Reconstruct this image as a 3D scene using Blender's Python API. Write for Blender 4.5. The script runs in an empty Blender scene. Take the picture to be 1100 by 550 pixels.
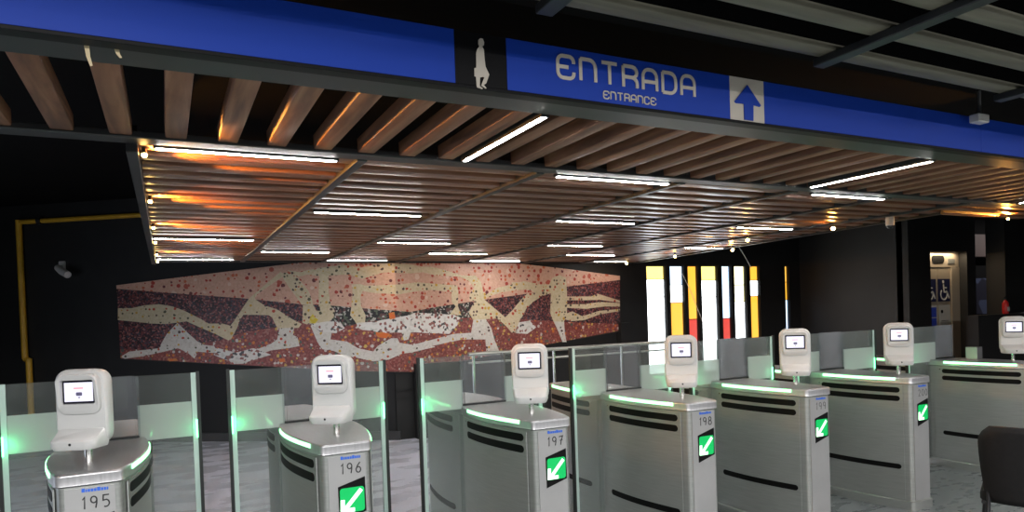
import bpy, bmesh, math, random
from mathutils import Vector, Matrix
random.seed(7)
PI = math.pi
SC = bpy.context.scene
COL = SC.collection

# ------------------------------------------------------------------ camera
F_PX, CAM_H, OY = 735.308, 1.65, 75.757
YAW, PITCH, ROLL = [math.radians(a) for a in (26.8166, -1.006, -1.9782)]
_F = Vector((math.sin(YAW)*math.cos(PITCH), math.cos(YAW)*math.cos(PITCH), math.sin(PITCH)))
_R = Vector((math.cos(YAW), -math.sin(YAW), 0))
_U = _R.cross(_F)
_R2 = _R*math.cos(ROLL) + _U*math.sin(ROLL)
_U2 = -_R*math.sin(ROLL) + _U*math.cos(ROLL)
cam = bpy.data.cameras.new('camera')
cam_o = bpy.data.objects.new('camera', cam)
COL.objects.link(cam_o)
mw = Matrix.Identity(4)
for i in range(3):
    mw[i][0] = _R2[i]; mw[i][1] = _U2[i]; mw[i][2] = -_F[i]
mw[2][3] = CAM_H
cam_o.matrix_world = mw
cam.sensor_width = 36
cam.lens = F_PX/1100*36
cam.shift_y = OY/1100
cam.clip_start = 0.05
SC.camera = cam_o

def ray(u, v):
    return _R2*((u-550)/F_PX) - _U2*((v-275-OY)/F_PX) + _F
O = Vector((0, 0, CAM_H))
def on_plane(u, v, p, n):
    d = ray(u, v); n = Vector(n)
    return O + d*(n.dot(Vector(p)-O)/n.dot(d))
def ony(u, v, y): return on_plane(u, v, (0, y, 0), (0, 1, 0))
def onz(u, v, z): return on_plane(u, v, (0, 0, z), (0, 0, 1))

# ------------------------------------------------------------------ materials
def principled(name, col, rough=.5, metal=0, spec=.5, emit=None, estr=0, alpha=1):
    m = bpy.data.materials.new(name); m.use_nodes = True
    b = m.node_tree.nodes['Principled BSDF']
    b.inputs['Base Color'].default_value = (*col, 1)
    b.inputs['Roughness'].default_value = rough
    b.inputs['Metallic'].default_value = metal
    b.inputs['Specular IOR Level'].default_value = spec
    if emit:
        b.inputs['Emission Color'].default_value = (*emit, 1)
        b.inputs['Emission Strength'].default_value = estr
    return m
def N(m, t, **kw):
    n = m.node_tree.nodes.new(t)
    for k, v in kw.items():
        if k in n.inputs.keys(): n.inputs[k].default_value = v
        else: setattr(n, k, v)
    return n
def L(m, a, b): m.node_tree.links.new(a, b)
def bsdf(m): return m.node_tree.nodes['Principled BSDF']
def coords(m, scale=(1, 1, 1), kind='Object'):
    tc = N(m, 'ShaderNodeTexCoord'); mp = N(m, 'ShaderNodeMapping')
    mp.inputs['Scale'].default_value = scale
    L(m, tc.outputs[kind], mp.inputs['Vector']); return mp.outputs['Vector']
def ramp(m, fac, stops, interp='LINEAR'):
    r = N(m, 'ShaderNodeValToRGB'); r.color_ramp.interpolation = interp
    e = r.color_ramp.elements
    while len(e) < len(stops): e.new(.5)
    for el, (p, c) in zip(e, stops): el.position = p; el.color = (*c, 1)
    L(m, fac, r.inputs['Fac']); return r.outputs['Color']
def bump(m, fac, strength, dist=.01):
    b = N(m, 'ShaderNodeBump'); b.inputs['Strength'].default_value = strength; b.inputs['Distance'].default_value = dist
    L(m, fac, b.inputs['Height']); L(m, b.outputs['Normal'], bsdf(m).inputs['Normal'])

def noise_mat(name, c0, c1, scale, rough=.5, metal=0, spec=.5, vscale=(1, 1, 1), bmp=0, rough_var=0):
    m = principled(name, c0, rough, metal, spec)
    v = coords(m, vscale); n = N(m, 'ShaderNodeTexNoise', Scale=scale, Detail=5.0)
    L(m, v, n.inputs['Vector'])
    c = ramp(m, n.outputs['Fac'], [(.3, c0), (.7, c1)])
    L(m, c, bsdf(m).inputs['Base Color'])
    if rough_var:
        mr = N(m, 'ShaderNodeMapRange'); mr.inputs['From Min'].default_value = .3; mr.inputs['From Max'].default_value = .7
        mr.inputs['To Min'].default_value = rough-rough_var; mr.inputs['To Max'].default_value = rough+rough_var
        L(m, n.outputs['Fac'], mr.inputs['Value']); L(m, mr.outputs['Result'], bsdf(m).inputs['Roughness'])
    if bmp: bump(m, n.outputs['Fac'], bmp)
    return m

M = {}
M['black_wall'] = noise_mat('black_wall', (.006, .006, .006), (.010, .010, .010), 3, .6, bmp=.05)
M['grey_wall'] = noise_mat('grey_wall', (.015, .015, .0145), (.021, .021, .020), 2, .6)
M['black_metal'] = noise_mat('black_metal', (.020, .021, .022), (.028, .029, .030), 8, .42)
M['frame_metal'] = noise_mat('frame_metal', (.016, .017, .018), (.024, .025, .026), 6, .42)
M['void'] = principled('void', (.004, .004, .004), .9, spec=.1)
def wood(name, vs, c0, c1, c2, rough=.36):
    m = principled(name, c1, rough)
    v = coords(m, vs); n = N(m, 'ShaderNodeTexNoise', Scale=2.2, Detail=6.0, Distortion=.6)
    L(m, v, n.inputs['Vector'])
    c = ramp(m, n.outputs['Fac'], [(.28, c0), (.5, c1), (.72, c2)])
    L(m, c, bsdf(m).inputs['Base Color'])
    bump(m, n.outputs['Fac'], .025)
    return m
W0, W1, W2 = (.090, .034, .017), (.215, .090, .044), (.34, .165, .088)
M['wood_y'] = wood('wood_y', (9, .8, 9), W0, W1, W2, .6)
M['wood_x'] = wood('wood_x', (.8, 9, 9), W0, W1, W2, .30)
M['wood_grey'] = wood('wood_grey', (.8, 9, 9), (.09, .083, .060), (.15, .138, .10), (.20, .185, .135), .5)
M['blue'] = principled('sign_blue', (.009, .050, .40), .5, spec=.3)
M['sign_black'] = principled('sign_black', (.004, .004, .005), .5, spec=.2)
M['sign_white'] = principled('sign_white', (.60, .54, .46), .5)
def steel(name, col, rough, vs):
    m = principled(name, col, rough, .80)
    v = coords(m, vs); n = N(m, 'ShaderNodeTexNoise', Scale=6.0, Detail=4.0)
    L(m, v, n.inputs['Vector'])
    c = ramp(m, n.outputs['Fac'], [(.3, tuple(x*.86 for x in col)), (.7, col)])
    L(m, c, bsdf(m).inputs['Base Color'])
    mr = N(m, 'ShaderNodeMapRange')
    mr.inputs['To Min'].default_value = rough-.08; mr.inputs['To Max'].default_value = rough+.1
    L(m, n.outputs['Fac'], mr.inputs['Value']); L(m, mr.outputs['Result'], bsdf(m).inputs['Roughness'])
    bsdf(m).inputs['Anisotropic'].default_value = .4
    return m
M['steel'] = steel('brushed_steel', (.50, .515, .49), .38, (1, 1, 22))
M['steel_lid'] = steel('lid_steel', (.50, .50, .51), .38, (14, 1, 1))
M['steel_post'] = principled('post_steel', (.75, .73, .70), .2, 1)
M['front'] = noise_mat('front_panel_grey', (.40, .40, .40), (.46, .455, .45), 4, .38, .55)
M['slot'] = principled('slot_black', (.003, .003, .003), .5, spec=.15)
M['rubber'] = principled('seal_black', (.010, .012, .012), .5)
M['white_plastic'] = noise_mat('white_plastic', (.55, .55, .54), (.58, .58, .57), 3, .38)
M['bezel'] = principled('screen_bezel', (.012, .012, .02), .25)
M['screen'] = principled('screen_lit', (.1, .1, .1), .3, emit=(.82, .80, 1), estr=.62)
M['screen_pink'] = principled('screen_red_mark', (.4, .1, .1), .3, emit=(.95, .35, .38), estr=.45)
M['screen_dark'] = principled('screen_dark_mark', (.05, .05, .08), .3, emit=(.10, .09, .16), estr=.4)
M['green_led'] = principled('green_led', (.1, .3, .2), .4, emit=(.12, 1, .35), estr=4)
M['strip_led'] = principled('strip_led', (.2, .4, .3), .4, emit=(.24, 1, .36), estr=2.6)
M['arrow_green'] = principled('arrow_green', (0, .2, .05), .3, emit=(.0, .62, .13), estr=.34)
M['arrow_white'] = principled('arrow_white', (.4, .6, .4), .3, emit=(.62, 1, .70), estr=1.0)
M['ink'] = principled('marker_ink', (.02, .02, .02), .6)
M['ink_grey'] = principled('faded_marker_ink', (.13, .13, .13), .6)
M['logo_blue'] = principled('logo_blue', (.03, .13, .62), .4)
M['edge'] = principled('glass_edge', (.50, .64, .59), .3)
def glass(name, tint, haze, hcol, gloss=.05):
    m = bpy.data.materials.new(name); m.use_nodes = True
    nt = m.node_tree; nt.nodes.remove(bsdf(m)); out = nt.nodes['Material Output']
    tr = N(m, 'ShaderNodeBsdfTransparent'); tr.inputs['Color'].default_value = (*tint, 1)
    gl = N(m, 'ShaderNodeBsdfGlossy'); gl.inputs['Roughness'].default_value = gloss
    fr = N(m, 'ShaderNodeFresnel'); fr.inputs['IOR'].default_value = 1.45
    mx = N(m, 'ShaderNodeMixShader'); L(m, fr.outputs[0], mx.inputs[0]); L(m, tr.outputs[0], mx.inputs[1]); L(m, gl.outputs[0], mx.inputs[2])
    df = N(m, 'ShaderNodeBsdfDiffuse'); df.inputs['Color'].default_value = (*hcol, 1)
    tl = N(m, 'ShaderNodeBsdfTranslucent'); tl.inputs['Color'].default_value = (*hcol, 1)
    md = N(m, 'ShaderNodeMixShader'); md.inputs[0].default_value = .5
    L(m, df.outputs[0], md.inputs[1]); L(m, tl.outputs[0], md.inputs[2])
    m2 = N(m, 'ShaderNodeMixShader'); L(m, mx.outputs[0], m2.inputs[1]); L(m, md.outputs[0], m2.inputs[2])
    if isinstance(haze, tuple):
        v = coords(m, (1, 1, 1)); n = N(m, 'ShaderNodeTexNoise', Scale=3.0, Detail=4.0); L(m, v, n.inputs['Vector'])
        mr = N(m, 'ShaderNodeMapRange'); mr.inputs['From Min'].default_value = .3; mr.inputs['From Max'].default_value = .7
        mr.inputs['To Min'].default_value = haze[0]; mr.inputs['To Max'].default_value = haze[1]
        L(m, n.outputs['Fac'], mr.inputs['Value']); L(m, mr.outputs['Result'], m2.inputs[0])
    else: m2.inputs[0].default_value = haze
    L(m, m2.outputs[0], out.inputs['Surface'])
    return m
M['glass'] = glass('clear_glass', (.93, .97, .95), (.06, .12), (.70, .74, .74))
M['glass_dusty'] = glass('dusty_glass', (.92, .95, .95), (.14, .24), (.66, .69, .74))
M['frost'] = glass('frosted_band', (.9, .95, .92), .62, (.80, .88, .84), .3)
M['tube'] = principled('lit_tube', (.8, .8, .8), .4, emit=(1, .97, .94), estr=50)
M['bulb'] = principled('warm_bulb', (.8, .6, .3), .4, emit=(1, .62, .18), estr=30)
M['yellow'] = noise_mat('yellow_paint', (.55, .30, .02), (.66, .38, .03), 5, .45)
M['floor'] = noise_mat('grey_floor', (.13, .145, .15), (.19, .205, .21), 5, .30, vscale=(1, 2.2, 1), rough_var=.10)
M['floor_hall_lit'] = noise_mat('lit_hall_floor', (.62, .65, .74), (.72, .75, .86), 1.6, .28, vscale=(1, 2.2, 1), rough_var=.10)  # paler base colour stands in for stronger light beyond the gates
M['skirt'] = noise_mat('dark_stone', (.035, .034, .033), (.05, .049, .047), 6, .35)
M['chair_black'] = noise_mat('chair_black', (.006, .006, .0065), (.009, .009, .0095), 40, .6, spec=.2)
M['chair_metal'] = principled('chair_tube', (.02, .02, .022), .35, .3)
M['cam_white'] = principled('camera_white', (.6, .58, .55), .4)
M['dome'] = principled('camera_dome', (.02, .02, .02), .1)
M['tag'] = principled('torn_tag', (.62, .50, .30), .6)
M['red'] = principled('red_paint', (.55, .02, .02), .35)
M['lift_steel'] = noise_mat('lift_steel', (.50, .42, .32), (.60, .51, .40), 2, .35, .45)
M['lift_blue'] = principled('sticker_blue', (.012, .016, .06), .4)
M['lift_blue2'] = principled('notice_blue', (.03, .06, .42), .45)
M['notice'] = principled('notice_white', (.50, .48, .44), .5)
M['sym'] = principled('symbol_white', (.70, .68, .64), .5)

# mosaics
def mosaic(name, stops, scale, extra=None, rough=.35):
    m = principled(name, (.5, .2, .2), rough)
    tc = N(m, 'ShaderNodeTexCoord'); mp = N(m, 'ShaderNodeMapping')
    mp.inputs['Rotation'].default_value = (PI/2, 0, 0); mp.inputs['Scale'].default_value = (1.1, 1, 1)
    L(m, tc.outputs['Object'], mp.inputs['Vector']); v = mp.outputs['Vector']
    def vor(sc, off):
        ad = N(m, 'ShaderNodeVectorMath', operation='ADD'); ad.inputs[1].default_value = (off, off*1.7, 0); L(m, v, ad.inputs[0])
        vo = N(m, 'ShaderNodeTexVoronoi', voronoi_dimensions='2D'); vo.inputs['Scale'].default_value = sc
        L(m, ad.outputs[0], vo.inputs['Vector']); sp = N(m, 'ShaderNodeSeparateColor'); L(m, vo.outputs['Color'], sp.inputs[0])
        return vo, sp
    vo, sep = vor(scale, 0)
    c = ramp(m, sep.outputs[0], stops, 'CONSTANT')
    for k, (sc, thr, cols) in enumerate(extra or []):
        v2, s2 = vor(sc, 3.7*(k+1))
        lt = N(m, 'ShaderNodeMath', operation='LESS_THAN'); lt.inputs[1].default_value = thr[0]; L(m, s2.outputs[1], lt.inputs[0])
        sz = N(m, 'ShaderNodeMath', operation='MULTIPLY_ADD'); sz.inputs[1].default_value = thr[1]*1.1; sz.inputs[2].default_value = thr[1]*.5; L(m, s2.outputs[0], sz.inputs[0])
        l2 = N(m, 'ShaderNodeMath', operation='LESS_THAN'); L(m, sz.outputs[0], l2.inputs[1]); L(m, v2.outputs['Distance'], l2.inputs[0])
        mu = N(m, 'ShaderNodeMath', operation='MULTIPLY'); L(m, lt.outputs[0], mu.inputs[0]); L(m, l2.outputs[0], mu.inputs[1])
        cc = ramp(m, s2.outputs[2], cols, 'CONSTANT')
        mx = N(m, 'ShaderNodeMix', data_type='RGBA'); L(m, mu.outputs[0], mx.inputs[0])
        L(m, c, mx.inputs[6]); L(m, cc, mx.inputs[7]); c = mx.outputs[2]
    L(m, c, bsdf(m).inputs['Base Color'])
    return m
RED = [(0, (.45, .05, .03)), (.5, (.60, .14, .06)), (.8, (.16, .03, .03))]
MIX = [(0, (.5, .07, .03)), (.25, (.10, .09, .05)), (.5, (.60, .36, .05)), (.75, (.10, .06, .05))]
M['mos_pink'] = mosaic('mosaic_pink', [(0, (.66, .40, .29)), (.5, (.70, .43, .32)), (.8, (.62, .36, .26))], 45,
                       [(17, (.32, .30), RED), (11, (.20, .28), [(0, (.74, .55, .44)), (.5, (.5, .1, .06))])])
M['mos_dark'] = mosaic('mosaic_dark', [(0, (.028, .013, .016)), (.34, (.19, .048, .046)), (.62, (.08, .03, .045)), (.80, (.34, .15, .13)), (.93, (.05, .06, .08))], 51)
M['mos_brick'] = mosaic('mosaic_brick', [(0, (.24, .055, .045)), (.3, (.30, .085, .07)), (.6, (.19, .045, .04)), (.85, (.36, .15, .12))], 48,
                        [(22, (.34, .34), [(0, (.62, .18, .03)), (.3, (.62, .42, .10)), (.55, (.60, .55, .50)), (.8, (.08, .12, .09))])])
M['mos_bw'] = mosaic('mosaic_black_white', [(0, (.02, .02, .02)), (.55, (.12, .05, .05)), (.72, (.45, .43, .38)), (.88, (.10, .12, .08))], 39)
M['mos_cream'] = mosaic('mosaic_cream', [(0, (.64, .55, .36)), (.5, (.68, .59, .40)), (.85, (.60, .51, .31))], 45,
                        [(21, (.30, .30), MIX)])
M['mos_white'] = mosaic('mosaic_white', [(0, (.66, .63, .57)), (.5, (.70, .67, .62)), (.85, (.60, .56, .50))], 45,
                        [(21, (.24, .28), MIX)])
M['mos_glitter'] = mosaic('mosaic_glitter', [(0, (.74, .72, .68)), (.6, (.30, .12, .10)), (.75, (.62, .60, .55)), (.9, (.08, .08, .08))], 33)
M['mos_orange'] = mosaic('mosaic_orange', [(0, (.70, .16, .03)), (.6, (.62, .22, .05))], 24)
M['mos_yellow'] = mosaic('mosaic_yellow', [(0, (.66, .52, .03)), (.6, (.70, .60, .14))], 24)
M['mural_edge'] = principled('mural_edge', (.03, .025, .022), .6)
M['picture'] = mosaic('wall_picture', [(0, (.02, .02, .03)), (.35, (.05, .06, .10)), (.6, (.20, .22, .27)), (.8, (.34, .34, .36))], 3.2)
M['lintel'] = principled('brown_lintel', (.075, .052, .045), .6)

# ------------------------------------------------------------------ object helpers
def link(name, bm, mat, parent=None, smooth=False, loc=None, rz=0, bev=0):
    me = bpy.data.meshes.new(name)
    bmesh.ops.recalc_face_normals(bm, faces=bm.faces)
    bm.to_mesh(me); bm.free()
    o = bpy.data.objects.new(name, me); COL.objects.link(o)
    if mat is not None: me.materials.append(M[mat] if isinstance(mat, str) else mat)
    if parent: o.parent = parent
    if loc: o.location = loc
    o.rotation_euler[2] = rz
    if smooth:
        for p in me.polygons: p.use_smooth = True
        if smooth != 'all':
            me.set_sharp_from_angle(angle=math.radians(38))
    if bev:
        md = o.modifiers.new('bevel', 'BEVEL'); md.width = bev; md.segments = 2; md.limit_method = 'ANGLE'
    return o
def empty(name, loc=(0, 0, 0), rz=0, parent=None):
    o = bpy.data.objects.new(name, None); COL.objects.link(o)
    o.location = loc; o.rotation_euler[2] = rz; o.empty_display_size = .1
    if parent: o.parent = parent
    return o
def tag(o, label, cat, group=None, kind=None):
    o['label'] = label; o['category'] = cat
    if group: o['group'] = group
    if kind: o['kind'] = kind
    return o
def struct(o): o['kind'] = 'structure'; return o
def nb(): return bmesh.new()
def box(bm, x0, x1, y0, y1, z0, z1):
    v = [bm.verts.new((x, y, z)) for z in (z0, z1) for x, y in ((x0, y0), (x1, y0), (x1, y1), (x0, y1))]
    for f in ((3, 2, 1, 0), (4, 5, 6, 7), (0, 1, 5, 4), (1, 2, 6, 5), (2, 3, 7, 6), (3, 0, 4, 7)):
        bm.faces.new([v[i] for i in f])
    return bm
def loft(bm, loops, cap0=True, cap1=True):
    R = [[bm.verts.new(p) for p in lp] for lp in loops]
    n = len(R[0])
    for a, b in zip(R, R[1:]):
        for i in range(n):
            bm.faces.new((a[i], a[(i+1) % n], b[(i+1) % n], b[i]))
    if cap0: bm.faces.new(list(reversed(R[0])))
    if cap1: bm.faces.new(R[-1])
    return bm
def prism(bm, pts, d):          # polygon of 3-D points extruded by vector d
    d = Vector(d)
    return loft(bm, [[Vector(p) for p in pts], [Vector(p)+d for p in pts]])
def tube(bm, pts, r, seg=10, caps=True):
    pts = [Vector(p) for p in pts]; loops = []
    for i, p in enumerate(pts):
        t = (pts[min(i+1, len(pts)-1)]-pts[max(i-1, 0)]).normalized()
        a = t.orthogonal().normalized() if i == 0 else (a-t*a.dot(t)).normalized()
        b = t.cross(a)
        rr = r[i] if isinstance(r, (list, tuple)) else r
        loops.append([p+a*math.cos(2*PI*k/seg)*rr+b*math.sin(2*PI*k/seg)*rr for k in range(seg)])
    return loft(bm, loops, caps, caps)
def cut_prism(bm, pts, d):       # like prism, for any outline: caps from a constrained triangulation
    from mathutils.geometry import delaunay_2d_cdt
    P3 = [Vector(p) for p in pts]; d = Vector(d); n = d.normalized()
    u = n.orthogonal().normalized(); v = n.cross(u); o = P3[0]
    q = [Vector(((p-o).dot(u), (p-o).dot(v))) for p in P3]
    vs, es, fs, ov, oe, of = delaunay_2d_cdt(q, [(i, (i+1) % len(q)) for i in range(len(q))], [], 1, 1e-6)
    a = [bm.verts.new(o+u*x+v*y) for x, y in vs]; b = [bm.verts.new(o+u*x+v*y+d) for x, y in vs]
    cnt = {}
    for f in fs:
        bm.faces.new([b[i] for i in f]); bm.faces.new([a[i] for i in reversed(f)])
        for i in range(len(f)): cnt[(f[i], f[(i+1) % len(f)])] = 1
    for (i, j) in cnt:
        if (j, i) not in cnt: bm.faces.new((a[i], a[j], b[j], b[i]))
    return bm
def rrect(w, h, r, seg=5, cx=0, cz=0):      # rounded rectangle outline (x,z), ccw
    out = []
    for (sx, sz, a0) in ((1, 1, 0), (-1, 1, 90), (-1, -1, 180), (1, -1, 270)):
        for k in range(seg+1):
            a = math.radians(a0+90*k/seg)
            out.append((cx+sx*(w/2-r)+r*math.cos(a), cz+sz*(h/2-r)+r*math.sin(a)))
    return out
def arc(cx, cy, rx, ry, a0, a1, n=6):
    return [(cx+rx*math.cos(math.radians(a0+(a1-a0)*k/n)), cy+ry*math.sin(math.radians(a0+(a1-a0)*k/n))) for k in range(n+1)]
def ribbon(bm, pts, w, T, th):       # flat stroke along 2-D pts; T maps (x,z,depth) to 3-D
    P = [Vector(p) for p in pts]
    q = [P[0]]
    for p in P[1:]:
        if (p-q[-1]).length > 1e-6: q.append(p)
    P = q; n = len(P); Lf, Rt = [], []
    for i in range(n):
        if i == 0: t = (P[1]-P[0]).normalized(); nn = Vector((-t.y, t.x)); k = 1
        elif i == n-1: t = (P[-1]-P[-2]).normalized(); nn = Vector((-t.y, t.x)); k = 1
        else:
            t0 = (P[i]-P[i-1]).normalized(); t1 = (P[i+1]-P[i]).normalized()
            n0 = Vector((-t0.y, t0.x)); n1 = Vector((-t1.y, t1.x)); nn = (n0+n1).normalized()
            k = 1/max(.5, nn.dot(n0))
        Lf.append(P[i]+nn*(w/2*k)); Rt.append(P[i]-nn*(w/2*k))
    for i in range(n-1):
        quad = [Lf[i], Rt[i], Rt[i+1], Lf[i+1]]
        loft(bm, [[T(p.x, p.y, 0) for p in quad], [T(p.x, p.y, th) for p in quad]])
    return bm

# stroke glyphs, height 1
GL = {
 'E': (.86, [[(.86, .70), (.86, .76)] + arc(.60, .76, .26, .24, 0, 90)[1:] + arc(.28, .72, .28, .28, 90, 180) + arc(.28, .28, .28, .28, 180, 270) + arc(.60, .24, .26, .24, 270, 360) + [(.86, .30)], [(0, .5), (.56, .5)]]),
 'N': (.82, [[(0, 0), (0, 1)], [(0, 1), (.46, 1)] + arc(.46, .64, .36, .36, 90, 0)[1:] + [(.82, 0)]]),
 'T': (.86, [[(0, 1), (.86, 1)], [(.43, 1), (.43, 0)]]),
 'R': (.80, [[(0, 0), (0, 1)], [(0, 1), (.52, 1)] + arc(.52, .74, .28, .26, 90, -90)[1:] + [(0, .48)], arc(.50, .18, .30, .30, 90, 0) + [(.80, 0)]]),
 'A': (.84, [[(0, 0), (0, .64)] + arc(.36, .64, .36, .36, 180, 90)[1:] + arc(.48, .64, .36, .36, 90, 0) + [(.84, 0)], [(0, .40), (.84, .40)]]),
 'D': (.82, [[(0, 0), (0, 1)], [(0, 1), (.46, 1)] + arc(.46, .64, .36, .36, 90, 0)[1:] + arc(.46, .36, .36, .36, 0, -90) + [(0, 0)]]),
 'C': (.80, [[(.80, .70), (.80, .76)] + arc(.56, .76, .24, .24, 0, 90)[1:] + arc(.28, .72, .28, .28, 90, 180) + arc(.28, .28, .28, .28, 180, 270) + arc(.56, .24, .24, .24, 270, 360) + [(.80, .30)]]),
 '1': (.25, [[(0, .78), (.16, 1), (.12, 0)]]),
 '9': (.5, [arc(.22, .72, .22, .27, 0, 360, 12), [(.44, .74), (.42, .4), (.34, 0)]]),
 '5': (.5, [[(.5, 1), (.08, 1), (.05, .56), (.3, .6)] + arc(.24, .30, .26, .30, 70, -120, 8)]),
 '6': (.5, [[(.42, 1), (.16, .68), (.02, .34)], arc(.24, .28, .23, .28, 180, -180, 12)]),
 '7': (.5, [[(0, .94), (.5, 1), (.3, .5), (.2, 0)], [(.12, .5), (.46, .56)]]),
 '8': (.5, [arc(.25, .76, .2, .24, -90, 270, 12), arc(.25, .26, .25, .27, 90, 450, 12)]),
 '2': (.5, [arc(.24, .74, .22, .26, 170, -20, 8) + [(.04, .02), (.5, .04)]]),
 '0': (.5, [arc(.25, .5, .25, .5, 90, 450, 14)]),
}
def word(bm, s, h, stroke, gap, T, th):
    x = 0
    for ch in s:
        w, strokes = GL[ch]
        for k, st in enumerate(strokes):
            ribbon(bm, [(x+px*h, pz*h) for px, pz in st], stroke, T, th*(1+.25*k))
        x += w*h+gap
    return x-gap

# ------------------------------------------------------------------ the setting
CZ = 2.40                       # underside of the slatted ceiling
struct(link('floor', box(nb(), -5, 20.2, -5, 4.25, -.1, 0), 'floor'))
struct(link('floor', box(nb(), -5, 20.2, 4.25, 15.5, -.1, 0), 'floor_hall_lit'))
back_y = 9.0
ndir = Vector((.7, 1, 0)).normalized()
LP = Vector((2.80, 9.0, 0))    # the corner where the two halves of the back wall meet
ldir = Vector((1, -.7, 0)).normalized()
def wall(name, a, b, mat, z0=0, z1=3.5, th=.2, side=1):
    a = Vector((*a, 0)); b = Vector((*b, 0)); t = (b-a).normalized(); n = Vector((-t.y, t.x, 0))*th*side
    bm = nb(); prism(bm, [a+Vector((0, 0, z0)), b+Vector((0, 0, z0)), b+n+Vector((0, 0, z0)), a+n+Vector((0, 0, z0))], (0, 0, z1-z0))
    return struct(link(name, bm, mat))
la = LP-ldir*8.4
wall('wall_left_back', (la.x, la.y), (LP.x, LP.y), 'black_wall')
bm = nb(); box(bm, -4.4, -4.2, -4.5, 3.9, 0, 3.5); box(bm, -4.4, -4.2, 9.1, 14.2, 0, 3.5); box(bm, -4.4, -4.2, 3.9, 9.1, 2.2, 3.5)  # unseen opening added to let the side light in
struct(link('wall_left', bm, 'black_wall'))
wall('wall_front', (-4.4, -4.5), (20.2, -4.5), 'black_wall', side=-1)
wall('wall_far_right', (20, -4.5), (20, 9.0), 'black_wall', side=-1)

# ceiling: dark slab high up, suspended slats under it
ceil = struct(empty('ceiling'))
link('upper_slab', box(nb(), -5, 20.2, -5, 15.5, 3.5, 3.6), 'void', ceil)
def beam(x0, x1, y0, y1, z0, z1, mat='frame_metal', name='beam'):
    return link(name, box(nb(), x0, x1, y0, y1, z0, z1), mat, ceil, bev=.004)
XR = lambda y: 6.0+.12*(y-3.6) if y > 3.75 else 7.4
beam(-4.2, 7.4, 2.115, 2.245, CZ-.002, CZ+.12)              # under the sign
beam(-4.2, 7.4, 3.065, 3.165, CZ-.006, CZ+.022)              # behind the lengthwise slats
COLX = [-.094, .848, 1.80, 2.765, 3.72, 4.68, 5.64]
for i, x in enumerate(COLX):
    w = .024 if i else .022
    beam(x-w, x+w, 3.165, 8.78, CZ-.012 - (.03 if i == 0 else 0), CZ+.07)
beam(-.116, 6.6, 8.78, 8.82, CZ-.012, CZ+.07)
# right slanted edge
bm = nb(); prism(bm, [(6.0, 3.6, CZ-.012), (6.04, 3.6, CZ-.012), (6.664, 8.82, CZ-.012), (6.624, 8.82, CZ-.012)], (0, 0, .08)); link('beam', bm, 'frame_metal', ceil)
def slat_bm(bm, axis, c, a0, a1, w, h, z, r=.007):
    prof = [(-w/2, z+h), (-w/2, z+r)] + [(-w/2+r-r*math.cos(t), z+r-r*math.sin(t)) for t in (PI/4, PI/2)] + \
           [(w/2-r+r*math.sin(t), z+r-r*math.cos(t)) for t in (0, PI/4, PI/2)] + [(w/2, z+h)]
    if axis == 'y': loops = [[(c+p, a, q) for p, q in prof] for a in (a0, a1)]
    else: loops = [[(a, c+p, q) for p, q in prof] for a in (a0, a1)]
    return loft(bm, loops)
x = -.3206-19*.1935
while x < 7.3:
    link('slat', slat_bm(nb(), 'y', x, 2.245, 3.065, .079, .06, CZ+.004), 'wood_y', ceil, smooth=True)
    x += .1935
for i in range(len(COLX)):
    xa = COLX[i]+.024
    bm = nb(); y = 3.26
    while y < 8.74:
        xb = min(COLX[i+1]-.024 if i+1 < len(COLX) else 99, XR(y))
        if xb > xa+.05: slat_bm(bm, 'x', y, xa, xb, .105, .05, CZ+.004)
        y += .2
    link('slat_panel', bm, 'wood_x', ceil, smooth=True)
# slatted ceiling over the near side of the sign
z2 = 2.60
y = 1.83-.045
while y > .78:
    link('slat', slat_bm(nb(), 'x', y, -4.1, 9.0, .080, .022, z2), 'wood_grey', ceil, smooth=True)
    y -= .217
for x in (-3.8, -2.58, -1.36, -.14, 1.08, 2.31, 3.53, 4.75, 5.97):
    beam(x-.03, x+.03, .80, 1.845, z2-.03, z2, 'frame_metal', 'cross_member')
beam(-4.2, 9.0, 2.02, 2.068, 2.70, 3.5, 'void', 'upstand')

# back wall right of the corner, holding the coloured windows
wins = [  # (px left, px right, [(colour, px bottom)...])
 (694.3, 714.8, [('p', 300), ('w', 319), ('w', 420)]),
 (719.5, 734.5, [('b', 306), ('w', 325), ('y', 420)]),
 (738.6, 749.6, [('y', 343), ('r', 420)]),
 (753.2, 770.6, [('p', 301), ('w', 319), ('w', 420)]),
 (775.2, 785.0, [('b', 342), ('r', 420)]),
 (788.5, 801.0, [('c', 306), ('c', 324), ('w', 420)]),
 (805.6, 815.6, [('y', 301), ('w', 318), ('y', 420)]),
 (843.0, 847.2, [('o', 303), ('y', 322), ('b', 420)]),
]
WT = 2.378
spans = []
for a, b, _ in wins:
    xa = ony(a, 285, back_y).x; xb = ony(b, 285, back_y).x; spans.append((xa, xb))
bm = nb(); WB = .55
prev = LP.x-.05
for xa, xb in spans:
    box(bm, prev, xa, back_y, back_y+.2, 0, 3.5); prev = xb
    box(bm, xa, xb, back_y, back_y+.2, 0, WB); box(bm, xa, xb, back_y, back_y+.2, WT, 3.5)
box(bm, prev, 10.62, back_y, back_y+.2, 0, 3.5)
struct(link('wall_back', bm, 'black_wall'))
WC = {'y': ((1.0, .44, .03), .80), 'p': ((1.0, .80, .20), 1.1), 'w': ((.90, .96, 1.0), 3.0), 'b': ((.55, .74, 1.0), 1.3), 'r': ((.85, .05, .03), .5), 'c': ((1, .93, .50), 1.5), 'o': ((1, .5, .06), .8)}
for k, (c, s) in WC.items(): M['pane_'+k] = principled('pane_'+k, (.3, .3, .3), .3, emit=c, estr=s)
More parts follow.
